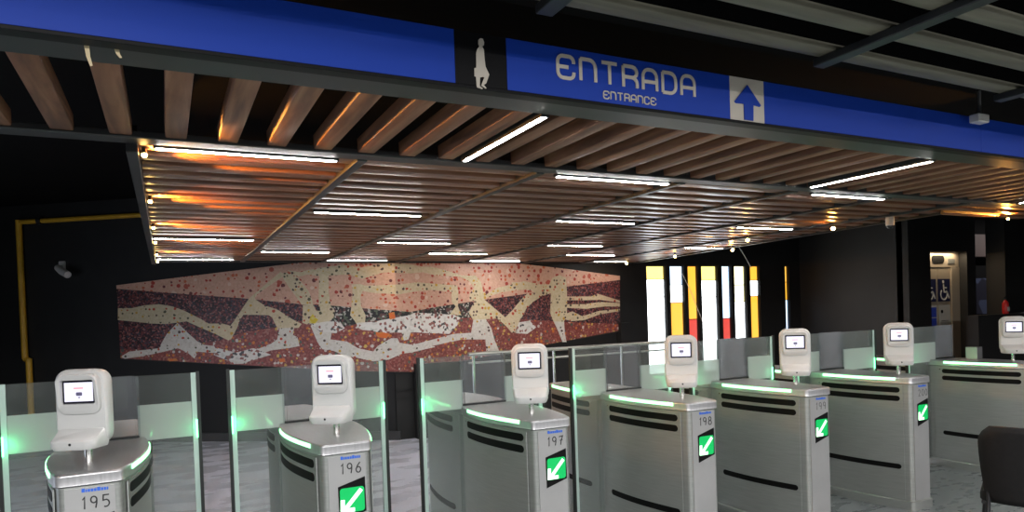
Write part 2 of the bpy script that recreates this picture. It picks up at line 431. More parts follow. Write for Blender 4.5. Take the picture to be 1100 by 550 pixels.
for i, ((a, b, ps), (xa, xb)) in enumerate(zip(wins, spans)):
    t = .016
    bm = nb()
    box(bm, xa, xa+t, back_y+.02, back_y+.09, WB, WT); box(bm, xb-t, xb, back_y+.02, back_y+.09, WB, WT)
    box(bm, xa+t, xb-t, back_y+.02, back_y+.09, WT-t, WT); box(bm, xa+t, xb-t, back_y+.02, back_y+.09, WB, WB+t)
    zs = [WT-t]
    for k, (c, pb) in enumerate(ps):
        z = max(WB+t, ony((a+b)/2, pb, back_y).z) if k < len(ps)-1 else WB+t
        zs.append(z)
        if k < len(ps)-1: box(bm, xa+t, xb-t, back_y+.025, back_y+.085, z-.006, z+.006)
    w = struct(link('window_%d' % (i+1), bm, 'black_metal'))
    for k, (c, pb) in enumerate(ps):
        link('pane', box(nb(), xa+t, xb-t, back_y+.05, back_y+.06, zs[k+1]+(.006 if k < len(ps)-1 else 0), zs[k]-(.006 if k else 0)), 'pane_'+c, w)

# right side: dark wall running towards the camera, lift wall
wall('wall_right', (10.62, 7.0), (10.62, 9.2), 'grey_wall', side=-1)
DX0, DX1, DZ = 11.19, 12.20, 2.45
bm = nb()
box(bm, 10.62, DX0, 6.9, 7.1, 0, 3.5); box(bm, DX0, DX1, 6.9, 7.1, DZ, 3.5); box(bm, DX1, 12.45, 6.9, 7.1, 0, 3.5)
struct(link('wall_lift', bm, 'black_wall'))
door = struct(link('door_1', box(nb(), DX0, DX1, 7.04, 7.10, 2.20, DZ), 'lift_steel'))
xm = 11.62
link('door_leaf', box(nb(), DX0, xm-.006, 7.05, 7.09, .02, 2.195), 'lift_steel', door)
link('door_leaf', box(nb(), xm+.006, 11.97, 7.05, 7.09, .02, 2.195), 'lift_steel', door)
link('door_jamb', box(nb(), 11.98, DX1, 7.03, 7.10, .02, 2.195), 'lift_steel', door)
bm = nb(); prism(bm, [(11.62+p, 7.032, 2.33+q) for p, q in rrect(.34, .13, .06)], (0, .01, 0)); link('floor_indicator', bm, 'slot', door)
link('plate', box(nb(), 11.90, 12.08, 7.03, 7.04, 2.26, 2.34), 'steel', door)
def wheelchair(x, z, s, parent):
    T = lambda px, pz, d: Vector((x+px*s, 7.036-d, z+pz*s))
    bm = nb()
    ribbon(bm, arc(-.06, -.18, .26, .26, 130, 400, 14), .07, T, .004)
    ribbon(bm, [(-.08, .32), (-.04, -.06), (.22, -.08), (.36, -.38)], .08, T, .004)
    ribbon(bm, [(-.06, .16), (.18, .14)], .06, T, .004)
    prism(bm, [T(-.10+.08*math.cos(a), .44+.08*math.sin(a), 0) for a in [2*PI*k/10 for k in range(10)]], (0, -.004, 0))
    return link('wheelchair_symbol', bm, 'sym', parent)
for xs in (11.39, 11.78):
    st = link('accessibility_sign', box(nb(), xs-.16, xs+.16, 7.038, 7.05, 1.62, 2.0), 'lift_blue', door)
    wheelchair(xs, 1.80, .34, st)
st = link('notice_sheet', box(nb(), 11.22, 11.56, 7.038, 7.05, .95, 1.56), 'notice', door)
bm = nb()
for r in range(3):
    for c in range(2): box(bm, 11.24+.155*c, 11.385+.155*c, 7.034, 7.038, 1.0+.18*r, 1.165+.18*r)
link('blue_field', bm, 'lift_blue2', st)
st = link('notice_sheet', box(nb(), 11.63, 11.93, 7.038, 7.05, .95, 1.56), 'notice', door)
bm = nb()
prism(bm, [(11.70+.03*math.cos(2*PI*k/12), 7.034, 1.45+.03*math.sin(2*PI*k/12)) for k in range(12)], (0, .004, 0))
for r in range(4): box(bm, 11.68, 11.88, 7.034, 7.038, 1.02+.09*r, 1.028+.09*r)
link('printed_mark', bm, 'slot', st)

# passage right of the lift: lintel, picture wall, dark column, low wall
P = lambda u, v, y: ony(u, v, y)
pa, pb_ = P(1049, 252, 8.6), P(1070, 276, 8.6)
wall('wall_passage', (12.3, 8.75), (20, 8.75), 'void')
struct(link('trim_1', box(nb(), pa.x-.3, pb_.x+.4, 8.55, 8.75, pb_.z, pa.z), 'lintel'))
pc, pd = P(1049, 299, 8.7), P(1071, 334, 8.7)
t = tag(link('wall_picture', box(nb(), pc.x-.2, pd.x+.2, 8.70, 8.75, pd.z-.05, pc.z), 'picture'),
        'blue and white mottled picture hanging in the dark gap right of the lift', 'picture')
ca, cb = P(1073, 300, 6.6), P(1096, 300, 6.6)
struct(link('trim_2', box(nb(), ca.x, cb.x, 6.5, 6.8, 0, 3.5), 'black_wall'))
lw = P(1040, 339, 6.35)
struct(link('trim_3', box(nb(), lw.x, 18.5, 6.2, 6.38, 0, lw.z), 'black_wall'))
# fire extinguisher on the low wall
q = P(1079.5, 337, 6.3)
ext = tag(empty('fire_extinguisher', (q.x, 6.29, lw.z)), 'small red fire extinguisher standing on the low dark wall by the column', 'extinguisher')
bm = nb(); tube(bm, [(0, 0, 0), (0, 0, .02), (0, 0, .17), (0, 0, .20), (0, 0, .22)], [.040, .045, .045, .030, .015], 14); link('bottle', bm, 'red', ext, smooth=True)
bm = nb(); tube(bm, [(0, 0, .22), (0, 0, .26)], .014, 10); box(bm, -.05, .015, -.012, .012, .255, .275); link('valve', bm, 'rubber', ext)
link('paper_label', box(nb(), -.03, .03, -.047, -.043, .04, .11), 'notice', ext)

# left wall furniture --------------------------------------------------------
def onL(u, v, off=0.0):
    return on_plane(u, v, LP-ndir*off, ndir)
pts = [onL(145, 232, .05), onL(20, 238, .05)]
zc = (pts[0].z+pts[1].z)/2
bm = nb(); a, b = pts; a.z = b.z = zc
tube(bm, [a+ldir*.6, a, b, ], .035, 10)
e = onL(15, 386, .05); top = Vector((b.x, b.y, zc)); e2 = Vector((top.x, top.y, e.z))
pipe = tag(empty('conduit_pipe', (top.x, top.y, 0)), 'yellow conduit pipe bending down the black wall at the far left', 'pipe')
def linkw(name, bm, mat, parent, **k):
    for v in bm.verts: v.co -= parent.location
    return link(name, bm, mat, parent, **k)
linkw('horizontal_run', bm, 'yellow', pipe, smooth=True)
bm = nb(); tube(bm, [top+Vector((0, 0, .03)), e2], .042, 10); linkw('vertical_run', bm, 'yellow', pipe, smooth=True)
f0 = onL(31, 389, .05); f1 = Vector((f0.x, f0.y, onL(33, 442, .05).z))
bm = nb(); tube(bm, [e2, Vector((f0.x, f0.y, e2.z)), f1, Vector((f1.x, f1.y, .0))], .042, 10); linkw('lower_run', bm, 'yellow', pipe, smooth=True)
bm = nb(); c = b+ldir*.35; tube(bm, [c-ldir*.03, c+ldir*.03], .055, 12); linkw('clamp', bm, 'black_metal', pipe, smooth=True)

q = onL(68, 291, .0)
wc = tag(empty('security_camera', (q.x, q.y, q.z), math.atan2(-ldir.y, ldir.x)*-1), 'small white security camera on the black wall at left', 'camera')
wc.rotation_euler[2] = math.atan2(ldir.y, ldir.x)
bm = nb(); box(bm, -.05, .05, -.03, 0, -.02, .14); link('wall_plate', bm, 'cam_white', wc, bev=.01)
bm = nb(); tube(bm, [(0, -.02, .06), (.03, -.14, .04)], .022, 10); link('arm', bm, 'cam_white', wc, smooth=True)
bm = nb(); tube(bm, [(.0, -.10, .04), (.12, -.16, -.02), (.26, -.22, -.08)], [.045, .055, .05], 12); link('housing', bm, 'cam_white', wc, smooth=True)

# camera hanging from the slatted ceiling at right
q = onz(956, 235, CZ-.02)
dc = tag(empty('security_camera', (q.x, q.y, CZ+.004)), 'white dome security camera hanging under the slatted ceiling near the lift', 'camera')
bm = nb(); tube(bm, [(0, 0, .0), (0, 0, -.012), (0, 0, -.08), (0, 0, -.085)], [.030, .036, .036, .030], 16); link('housing', bm, 'cam_white', dc, smooth=True)
bm = nb(); bmesh.ops.create_uvsphere(bm, u_segments=16, v_segments=8, radius=.030, matrix=Matrix.Translation((0, 0, -.085))); link('dome', bm, 'dome', dc, smooth='all')

# sensor box hanging in front of the sign's top at right
q = ony(1052, 128, 2.0)
sb = tag(empty('sensor_box', (q.x, 2.0, q.z)), 'small pale box on a stub arm in front of the blue sign at far right', 'sensor')
bm = nb(); box(bm, -.045, .045, -.025, .025, -.02, .022); link('box_body', bm, 'cam_white', sb, bev=.006)
bm = nb(); tube(bm, [(0, .0, .02), (0, .0, .14)], .010, 8); link('stub_arm', bm, 'black_metal', sb)

# ------------------------------------------------------------------ overhead sign
SY = 2.07
sign = tag(empty('overhead_sign', (0, SY, CZ)), 'long blue overhead sign reading ENTRADA with a walking figure and an up arrow', 'sign')
def slab(name, x0, x1, z0, z1, mat, parent=sign, y0=0.0, y1=.045, bev=.002):
    return link(name, box(nb(), x0, x1, y0, y1, z0-CZ, z1-CZ), mat, parent, bev=bev)
SZ0, SZ1 = 2.408, 2.584
xk0 = ony(488.5, 60, SY).x; xk1 = ony(544.5, 70, SY).x
xa0 = ony(784.3, 108, SY).x; xa1 = ony(821, 113, SY).x
slab('blue_panel', -3.0, xk0, SZ0, SZ1, 'blue')
slab('blue_panel', xk1, xa0, SZ0, SZ1, 'blue')
slab('blue_panel', xa1, xa1+1.55, SZ0, SZ1, 'blue')
slab('blue_panel', xa1+1.552, 8.2, SZ0, SZ1, 'blue')
slab('pictogram_panel', xk0, xk1, SZ0, SZ1, 'sign_black')
slab('arrow_panel', xa0, xa1, SZ0, SZ1, 'sign_white')
slab('bottom_rail', -3.0, 8.2, CZ-.004, SZ0, 'sign_black', y0=-.004)
def px_poly(pts, sc, ox, oy, th=.003):
    bm = nb(); P3 = [ony(ox+a/sc, oy+b/sc, SY)-Vector((0, SY+.001, CZ)) for a, b in pts]
    return cut_prism(bm, P3, (0, -th, 0))
man = [(405,182),(415,173),(430,177),(438,197),(437,214),(427,222),(436,240),(440,290),(446,340),(468,388),(450,440),(436,448),(452,468),(446,472),(420,452),(440,405),(432,400),(414,405),(412,455),(432,470),(425,474),(395,464),(390,400),(381,397),(381,350),(392,346),(391,260),(398,235),(410,222),(404,205)]
link('walking_figure', px_poly(man, 5.5, 440, 10), 'sign_white', sign)
arr = [(342,173),(422,295),(415,303),(378,293),(378,385),(325,378),(322,285),(275,280),(266,270)]
link('up_arrow', px_poly(arr, 5.5, 740, 60), 'blue', sign)
# lettering on the sign face
def letter_row(name, s, pl, pr, stroke_f):
    A = ony(*pl[0], SY); A1 = ony(*pl[1], SY); B = ony(*pr, SY)
    h = A1.z-A.z; tot = B.x-A.x; st = stroke_f*h
    hh = h-st; wsum = sum(GL[c][0] for c in s)*hh; gap = (tot-st-wsum)/(len(s)-1)
    T = lambda x, z, d: Vector((A.x+st/2+x, -.001-d, A.z+st/2+z-CZ))
    bm = nb(); word(bm, s, hh, st, gap, T, .003)
    return link(name, bm, 'sign_white', sign)
letter_row('lettering', 'ENTRADA', ((597.5, 84.5), (596.8, 57.0)), (747, 107), .14)
letter_row('lettering', 'ENTRANCE', ((647.6, 106.4), (647.2, 97.2)), (704.5, 113.8), .14)

# torn tags hanging under the sign beam
for (u, v0, v1, lab) in ((93.5, 66, 88, 'longer torn tag hanging under the sign beam, left of the second wooden slat'),
                         (126, 70, 79, 'short torn tag hanging under the sign beam, right of the second wooden slat'),):
    a = ony(u, v0, 2.11); b = ony(u, v1, 2.11); h = a.z-b.z
    bm = nb(); prism(bm, [(-.006, 0, 0), (.006, 0, 0), (.007, 0, -h*.5), (.012, 0, -h*.95), (.006, 0, -h), (-.002, 0, -h*.55)], (0, .002, 0))
    t = tag(link('torn_tag', bm, 'tag', loc=(a.x, 2.118, CZ-.002)), lab, 'tag')

# ------------------------------------------------------------------ lights
def linear_light(x0, x1, y0, y1, z, label, group, w=.022, power=1):
    cx, cy = (x0+x1)/2, (y0+y1)/2
    t = tag(empty('linear_light', (cx, cy, z)), label, 'ceiling light', group)
    lx, ly = (x1-x0)/2, (y1-y0)/2
    bm = nb(); e = .010
    if lx > ly:
        box(bm, -lx-e, lx+e, -w*.62, w*.62, .028, .036)
        for q in (-1, 1):
            box(bm, -lx-e, lx+e, *sorted((q*w*.62, q*w*.80)), -.003, .036); box(bm, *sorted((q*(lx+.001), q*(lx+e))), -w*.62, w*.62, -.004, .028)
        tb = box(nb(), -lx, lx, -w*.5, w*.5, -.006, .012)
    else:
        box(bm, -w*.62, w*.62, -ly-e, ly+e, .028, .036)
        for q in (-1, 1):
            box(bm, *sorted((q*w*.62, q*w*.80)), -ly-e, ly+e, -.004, .036); box(bm, -w*.62, w*.62, *sorted((q*(ly+.001), q*(ly+e))), -.004, .028)
        tb = box(nb(), -w*.5, w*.5, -ly, ly, -.006, .012)
    link('housing', bm, 'frame_metal', t); link('tube', tb, 'tube', t, bev=.004)
    return t
S7 = .7143
LG = 'linear lights in the slatted ceiling'
rows = [  # name, y, columns
 ('first crosswise row behind the dark beam', 4.49*S7, [(0, -.008, .735), (2, 1.925, 2.69), (4, 3.93, 4.67)]),
 ('second crosswise row', 6.66*S7, [(1, .933, 1.685), (3, 2.84, 3.605), (5, 4.80, 5.52)]),
 ('third crosswise row', 9.08*S7, [(0, -.06, .725), (2, 1.863, 2.60), (4, 3.757, 4.46), (6, 5.67, 6.28)]),
 ('fourth crosswise row', 10.53*S7, [(1, .92, 1.61), (3, 2.76, 3.49), (5, 4.63, 5.36)]),
 ('rearmost crosswise row by the mosaic', 11.85*S7, [(0, -.06, .716), (2, 1.79, 2.53), (4, 3.685, 4.43), (6, 5.68, 6.25)]),
]
ordn = {0: 'leftmost', 1: 'second from left', 2: 'third from left', 3: 'rightmost'}
for nm, y, cs in rows:
    for k, (c, xa, xb) in enumerate(cs):
        o = 'rightmost' if k == len(cs)-1 else ordn[k] if k != 1 or len(cs) > 3 else 'middle'
        linear_light(xa, xb, y, y, CZ-.008, 'white linear ceiling light, %s of the %s' % (o, nm), LG)
for x, lab in ((1.31, 'left of the ENTRADA lettering'), (3.70, 'below the right half of the blue sign'), (6.08, 'at the right edge of the picture')):
    linear_light(x, x, 2.26, 3.03, CZ-.004, 'white lengthwise light between wooden slats, '+lab, LG)
# hall lights on the near side (overhead and behind the viewer)
for x, y, z, e in ((-2.4, -1.0, 2.66, 88), (-.6, -.2, 2.66, 80), (-1.6, -2.6, 2.78, 88), (1.6, -1.9, 2.78, 112), (4.2, -1.9, 2.78, 120), (6.8, -1.9, 2.78, 120), (9.4, -1.9, 2.78, 80)):
    link('light_fitting', box(nb(), x-.61, x+.61, y-.03, y+.03, z+.003, z+.05), 'frame_metal', ceil)
    for dx in (-.5, .5): link('hanger', box(nb(), x+dx-.006, x+dx+.006, y-.006, y+.006, z+.05, 3.5), 'black_metal', ceil)
    a = bpy.data.lights.new('hall_lamp', 'AREA'); a.shape = 'RECTANGLE'; a.size = 1.2; a.size_y = .05; a.energy = e; a.color = (1, .985, .98)
    ao = bpy.data.objects.new('hall_lamp', a); COL.objects.link(ao); ao.location = (x, y, z)
# unseen lamps added to brighten the lift door and the passage picture
for x, y, z, e, c in ((11.65, 6.97, 2.435, 3.2, (1, .80, .55)), (16.3, 7.5, 3.48, 22, (1, .95, .95))):
    link('light_fitting', box(nb(), x-.46, x+.46, y-.04, y+.04, z+.003, z+.012), 'black_metal', ceil)  # made-up fitting to carry the added lamp
    a = bpy.data.lights.new('added_fill', 'AREA'); a.shape = 'RECTANGLE'; a.size = .9 if z < 3 else .2; a.size_y = .06; a.energy = e; a.color = c
    ao = bpy.data.objects.new('added_fill', a); COL.objects.link(ao); ao.location = (x, y, z)
# bluish daylight from far left, through an unseen doorway added for it
a = bpy.data.lights.new('daylight', 'AREA'); a.shape = 'RECTANGLE'; a.size = 2.0; a.size_y = 5.0; a.energy = 22; a.color = (.78, .86, 1)
ao = bpy.data.objects.new('daylight', a); COL.objects.link(ao); ao.location = (-4.3, 6.5, 1.15); ao.rotation_euler = Vector((1, 0, 0)).to_track_quat('-Z', 'Y').to_euler()
ao.rotation_euler = (0, -PI/2, 0)

# warm spots along the two side edges of the slatted ceiling
def warm(x, y, z, label, group, e, rad=.016, dirx=1):
    t = tag(empty('warm_bulb', (x, y, z)), label, 'lamp', group)
    bm = nb(); bmesh.ops.create_uvsphere(bm, u_segments=12, v_segments=8, radius=rad); link('bulb', bm, 'bulb', t, smooth='all')
    bm = nb(); tube(bm, [(0, 0, rad*.6), (0, 0, rad+.03)], .010, 10); link('socket', bm, 'black_metal', t)
    a = bpy.data.lights.new('bulb_lamp', 'SPOT'); a.energy = e; a.color = (1, .42, .07); a.shadow_soft_size = .02
    a.spot_size = math.radians(116 if y < 7 else 80); a.spot_blend = .15
    ao = bpy.data.objects.new('bulb_lamp', a); COL.objects.link(ao); ao.parent = t; ao.location = (.02*dirx, 0, -.012)
    ao.rotation_euler = Vector((dirx, -.1, .45 if y < 7 else .62)).to_track_quat('-Z', 'Y').to_euler()
    return t
lsp = [(3.26, 'nearest'), (4.46, 'second nearest'), (5.64, 'third nearest'), (6.62, 'fourth nearest'), (7.75, 'second farthest'), (8.6, 'farthest')]
for k, (y, nm) in enumerate(lsp):
    warm(-.052, y, CZ-.028, 'warm bulb on the left edge of the slatted ceiling, %s of six' % nm, 'warm bulbs on the left ceiling edge', 34.0 if y < 8 else 14, .011)
warm(6.95, 3.56, CZ-.028, 'warm bulb at the right ceiling edge beside the rightmost lengthwise light', 'warm bulbs on the right ceiling edge', 20, .011, -1)
rsp = [(673, 283, 'farthest, above the end of the mosaic'), (725, 275.5, 'above the second coloured window'), (787, 268.5, 'above the sixth coloured window'), (803, 258, 'tucked in above the seventh coloured window'), (895, 245.5, 'nearest, over the bare dark wall')]
for u, v, nm in rsp:
    q = onz(u, v, CZ-.05); 
    if u == 673: q = ony(u, v, 8.62)
    warm(q.x, q.y, q.z, 'warm bulb at the right ceiling edge, %s' % nm, 'warm bulbs on the right ceiling edge', 2.5, .018, -1)

for (u0, v0, u1, v1, lab) in ((733, 294, 755, 346, 'pale loose cord dangling across the second and third coloured windows'), (794, 266, 807, 288, 'short pale cord dangling above the seventh coloured window')):
    a = ony(u0, v0, 8.75); b = ony(u1, v1, 8.75); bm = nb()
    tube(bm, [(0, 0, 0), ((b.x-a.x)*.45, 0, (b.z-a.z)*.4), (b.x-a.x, 0, b.z-a.z)], .006, 6)
    tag(link('loose_cord', bm, 'cam_white', loc=a, smooth=True), lab, 'cord')

# ------------------------------------------------------------------ mosaic mural
mural = tag(empty('mosaic_mural', (LP.x, LP.y, 0)), 'large pink and dark red mosaic mural with pale figures on the back wall', 'mural')
def project(p):
    d = Vector(p)-O; return (d.dot(_R2)/d.dot(_F)*F_PX+550, -d.dot(_U2)/d.dot(_F)*F_PX+275+OY)
_yc = back_y-.06; _cx = LP.x + (-.06-ndir.y*(_yc-LP.y))/ndir.x    # front corner of the mural
_k0, _k1 = project((_cx, _yc, 1.0)), project((_cx, _yc, 2.3))
KX = lambda v: _k0[0]+(v-_k0[1])*(_k1[0]-_k0[0])/(_k1[1]-_k0[1])
def clip_px(pts, left):
    out = []; s = -1 if left else 1
    f = lambda p: s*(p[0]-KX(p[1]))
    for i in range(len(pts)):
        a, b = pts[i-1], pts[i]; fa, fb = f(a), f(b)
        if (fa >= 0) != (fb >= 0):
            t = fa/(fa-fb); out.append((a[0]+(b[0]-a[0])*t, a[1]+(b[1]-a[1])*t))
        if fb >= 0: out.append(b)
    return out
def mural_piece(name, pts, mat, off, th):
    bm = nb()
    for left in (True, False):
        q = clip_px(pts, left)
        if len(q) < 3: continue
        n = ndir if left else Vector((0, 1, 0))
        P3 = [on_plane(u, v, LP-n*off, n)-mural.location for u, v in q]
        r = []
        for p in P3:
            if not r or (p-r[-1]).length > 1e-4: r.append(p)
        cut_prism(bm, r, n*th)
    return link(name, bm, mat, mural)
C5 = [(120, 270), (220, 270), (330, 270), (440, 270), (550, 270)]
def cc(k, pts): return [(C5[k-1][0]+a/4.2286, C5[k-1][1]+b/4.2286) for a, b in pts]
seam = [(125.2, 310.2), (200, 316), (260, 320.4), (324, 326.8), (353.6, 328), (400, 332), (441, 335), (470, 329.5), (520, 322), (579.5, 313.7), (609, 307.8), (666, 300.7)]
pink = [(125, 306.5), (200, 297), (320, 282.5), (380, 275.5), (441, 268.5), (500, 275), (555, 282.8), (610, 289), (666, 296.5)] + seam[::-1]
low = [(129, 375), (165, 376), (200, 371), (235, 366), (262, 357), (300, 351), (330, 343), (400, 342), (450, 341), (520, 341), (560, 343), (610, 346), (666, 348)]
mural_piece('backing_panel', [(125, 306), (441, 268), (666, 296), (666.5, 356), (590, 370.5), (500, 388), (441, 400.5), (380, 399.5), (255, 392.5), (129.5, 386)], 'mural_edge', .045, .04)
mural_piece('pink_field', pink, 'mos_pink', .05, .01)
mural_piece('dark_field', seam + low[::-1], 'mos_dark', .05, .01)
mural_piece('brick_field', low + [(666, 355), (590, 369.5), (500, 387), (441, 399.5), (380, 398.5), (255, 391.8), (129.5, 385)], 'mos_brick', .05, .01)
mural_piece('dark_band', [(353.6, 328), (400, 332), (441, 335), (470, 329.5), (505, 324.5), (505, 341), (450, 345), (420, 343), (392, 346), (365, 352), (345, 352), (345, 335)], 'mos_bw', .0515, .01)
figs = [
 ('cream_figure', 'mos_cream', cc(1, [(28,258),(90,258),(150,245),(215,240),(275,250),(330,270),(400,305),(440,328),(500,328),(530,335),(548,345),(538,400),(530,405),(470,375),(400,345),(340,318),(290,325),(240,330),(180,328),(110,320),(28,312)])),
 ('cream_figure', 'mos_cream', cc(2, [(118,335),(130,320),(150,290),(190,230),(205,210),(300,130),(345,92),(358,112),(290,158),(238,195),(225,215),(270,245),(330,265),(400,310),(440,330),(425,348),(330,350),(305,300),(290,290),(175,288),(160,310),(145,350),(118,400),(108,385)])),
 ('white_figure', 'mos_white', cc(1, [(38,480),(80,455),(150,448),(215,440),(230,410),(250,375),(298,325),(350,375),(390,410),(420,425),(465,430),(470,440),(592,468)]) + cc(2, [(200,460),(300,420),(328,400),(340,350),(405,345),(400,380),(420,390),(430,430),(380,440),(300,450),(230,475),(185,510),(130,512),(100,490)]) + cc(1, [(470,462),(380,455),(385,470),(375,487),(345,460),(300,440),(240,455),(150,475),(60,488)])),
 ('cream_figure', 'mos_cream', cc(3, [(-90,85),(-30,95),(0,85),(90,70),(160,60),(240,75),(340,55),(466,58)]) + cc(4, [(40,68),(100,70),(160,85),(240,110),(300,110),(325,140),(335,185),(350,195),(400,165),(470,150),(520,135),(592,150),(592,168),(500,175),(420,185),(360,205),(330,225),(270,225),(275,190),(295,165),(270,135),(230,115),(120,110),(60,95),(0,100)]) + cc(3, [(350,95),(250,125),(190,105),(97,110),(97,180),(107,250),(53,250),(52,180),(55,112),(0,105),(-40,115)])),
 ('cream_figure', 'mos_cream', cc(2, [(352,98),(400,95),(430,130),(470,180),(485,215),(492,248),(440,242),(410,200),(380,160),(355,122)])),
 ('cream_figure', 'mos_cream', cc(3, [(-20,245),(30,247),(40,270),(60,270),(57,250),(107,250),(125,270),(120,300),(90,325),(0,332),(-22,325)])),
 ('white_figure', 'mos_white', cc(3, [(15,338),(60,330),(130,340),(110,370),(105,400),(180,410),(230,440),(300,455),(320,430),(380,395),(410,395),(420,415),(480,425),(592,395)]) + cc(4, [(200,375),(280,370),(290,310),(345,305),(372,350),(385,400),(410,460),(410,470),(350,470),(345,400),(240,400),(100,430)]) + cc(3, [(592,432),(470,460),(430,465),(370,492),(300,500),(230,484),(170,474),(120,452),(70,445),(50,420),(33,380)])),
 ('cream_figure', 'mos_cream', cc(3, [(205,150),(240,148),(260,155),(310,155),(420,150),(500,140),(592,148)]) + cc(4, [(215,155),(222,180),(220,250),(235,290),(180,290),(210,250),(192,230),(190,185),(100,175)]) + cc(3, [(500,180),(420,195),(310,190),(250,180),(240,210),(245,250),(265,290),(262,325),(230,340),(215,315),(195,290),(200,255),(205,200)])),
 ('white_figure', 'mos_white', cc(3, [(225,325),(262,322),(330,320),(400,315),(440,335),(510,335),(592,322),(592,350),(500,360),(470,370),(460,400),(440,405),(430,370),(350,365),(250,357),(228,345)])),
 ('cream_figure', 'mos_cream', cc(4, [(300,225),(335,215),(400,270),(435,300),(470,265),(520,205),(540,190),(592,190),(592,210),(560,230),(530,260),(510,300),(490,320),(480,370),(465,370),(440,340),(400,305),(345,308),(290,312),(270,280),(285,245)])),
 ('white_figure', 'mos_glitter', cc(4, [(-230,330),(0,290),(20,280),(60,280),(200,288),(230,300),(215,340),(180,375),(100,372),(-20,365),(-120,372),(-230,350)])),
 ('white_figure', 'mos_glitter', cc(3, [(10,330),(90,318),(150,320),(170,350),(130,372),(60,365)])),
 ('white_figure', 'mos_glitter', cc(2, [(60,440),(140,460),(220,440),(300,470),(200,500),(100,495),(40,470)])),
 ('white_figure', 'mos_glitter', cc(5, [(20,325),(80,315),(110,345),(70,375),(20,372)])),
 ('cream_figure', 'mos_cream', cc(5, [(0,140),(60,140),(130,150),(170,150),(185,120),(215,108),(245,120),(250,190),(250,290),(235,322),(190,320),(175,280),(178,190),(110,210),(70,250),(45,290),(20,350),(0,340),(0,290),(30,250),(60,215),(110,190),(60,170),(0,170)])),
 ('white_figure', 'mos_white', cc(5, [(190,318),(237,320),(240,370),(248,412),(230,412),(210,360)])),
 ('cream_figure', 'mos_cream', cc(5, [(245,205),(300,205),(360,205),(390,193),(430,205),(490,224),(490,232),(400,220),(330,222),(245,222)])),
 ('cream_figure', 'mos_cream', cc(5, [(245,240),(330,240),(400,230),(490,235),(490,251),(420,250),(340,261),(245,256)])),
 ('cream_figure', 'mos_cream', cc(5, [(240,285),(275,273),(320,295),(400,270),(490,262),(490,271),(400,286),(330,312),(270,317),(240,308)])),
 ('orange_patch', 'mos_orange', cc(3, [(370,280),(395,275),(400,305),(375,310)])),
 ('orange_patch', 'mos_orange', cc(3, [(310,370),(340,366),(375,375),(360,395),(320,390)])),
 ('orange_patch', 'mos_orange', cc(2, [(335,488),(360,486),(365,502),(340,505)])),
 ('orange_patch', 'mos_orange', cc(1, [(250,490),(290,486),(300,497),(262,500)])),
 ('yellow_patch', 'mos_yellow', cc(2, [(478,300),(490,285),(500,300),(515,310),(500,328),(475,325)])),
]
for k, (nm, mat, pts) in enumerate(figs):
    mural_piece(nm, pts, mat, .053+.0004*k, .012)
# dark plinth end to the right of the mural
a = ony(667, 347, back_y-.12); b = ony(677.5, 347, back_y-.12)
struct(link('trim_4', box(nb(), LP.x+.2, b.x, back_y-.12, back_y, 0, 1.02), 'black_wall'))
struct(link('trim_5', box(nb(), a.x, b.x, back_y-.12, back_y, 1.02, a.z), 'black_wall'))
bm = nb(); pa_ = LP-ldir*8.0
prism(bm, [pa_-ndir*.03, LP-ndir*.03, LP, pa_], (0, 0, .12)); struct(link('baseboard_left', bm, 'skirt'))

# ------------------------------------------------------------------ railing behind the gates
rl = tag(empty('guard_railing', (2.6, 5.75, 0)), 'steel guard railing running behind the gates below the mosaic', 'railing')
z = 1.30; rx0, rx1 = -.15, 2.4
bm = nb(); tube(bm, [(rx0, 0, z), (rx1, 0, z)], .018, 10); link('top_rail', bm, 'steel', rl, smooth=True)
bm = nb(); tube(bm, [(rx0, 0, z-.08), (rx1, 0, z-.08)], .010, 8); link('lower_rail', bm, 'steel', rl, smooth=True)
for x in (rx0+.05, .75, 1.55, rx1-.05):
    bm = nb(); tube(bm, [(x, 0, 0), (x, 0, z)], .014, 8); link('post', bm, 'steel_post', rl, smooth=True)

# ------------------------------------------------------------------ speed gates
GY, HALF = 3.37, .88
def hw(t):
    t = min(t, 2*HALF-t)
    return .125+.085*math.sin(2.36*t/HALF)
def outline(off=0, t0=0.0, t1=2*HALF, n=14, rc=.03):
    """boat-shaped plan, ccw seen from above, rounded at both ends"""
    R = []
    L_ = []
    for k in range(n+1):
        t = t0+(t1-t0)*k/n
        R.append((hw(t)+off, t))
    r0 = rc
    pts = []
    # front right corner
    w0 = hw(t0)+off; w1 = hw(t1)+off
    f = t0-off; b = t1+off
    pts += [(w0-r0+r0*math.sin(a), f+r0-r0*math.cos(a)) for a in (0, PI/8, PI/4, 3*PI/8, PI/2)]
    pts += [(w, t) for w, t in R if f+r0+.01 < t < b-r0-.01]
    pts += [(w1-r0+r0*math.cos(a), b-r0+r0*math.sin(a)) for a in (0, PI/8, PI/4, 3*PI/8, PI/2)]
    return pts + [(-x, y) for x, y in reversed(pts)]
def z_loop(pts, z): return [(x, y, z) for x, y in pts]
def side_patch(bm, s, t0, t1, z0, z1, off, th=.004, round_=0, n=12):
    """thin shell that follows the curved side, optionally with rounded ends"""
    loops = []
    for k in range(n+1):
        t = t0+(t1-t0)*k/n
        h = (z1-z0)/2; m = (z0+z1)/2
        if round_:
            e = min(t-t0, t1-t); r = (z1-z0)/2*.999
            if e < r: h = max(.004, math.sqrt(max(0, r*r-(r-e)**2)))
        w0, w1 = hw(t)+off-th, hw(t)+off
        loops.append([(s*w0, t, m-h), (s*w1, t, m-h), (s*w1, t, m+h), (s*w0, t, m+h)])
    return loft(bm, loops)
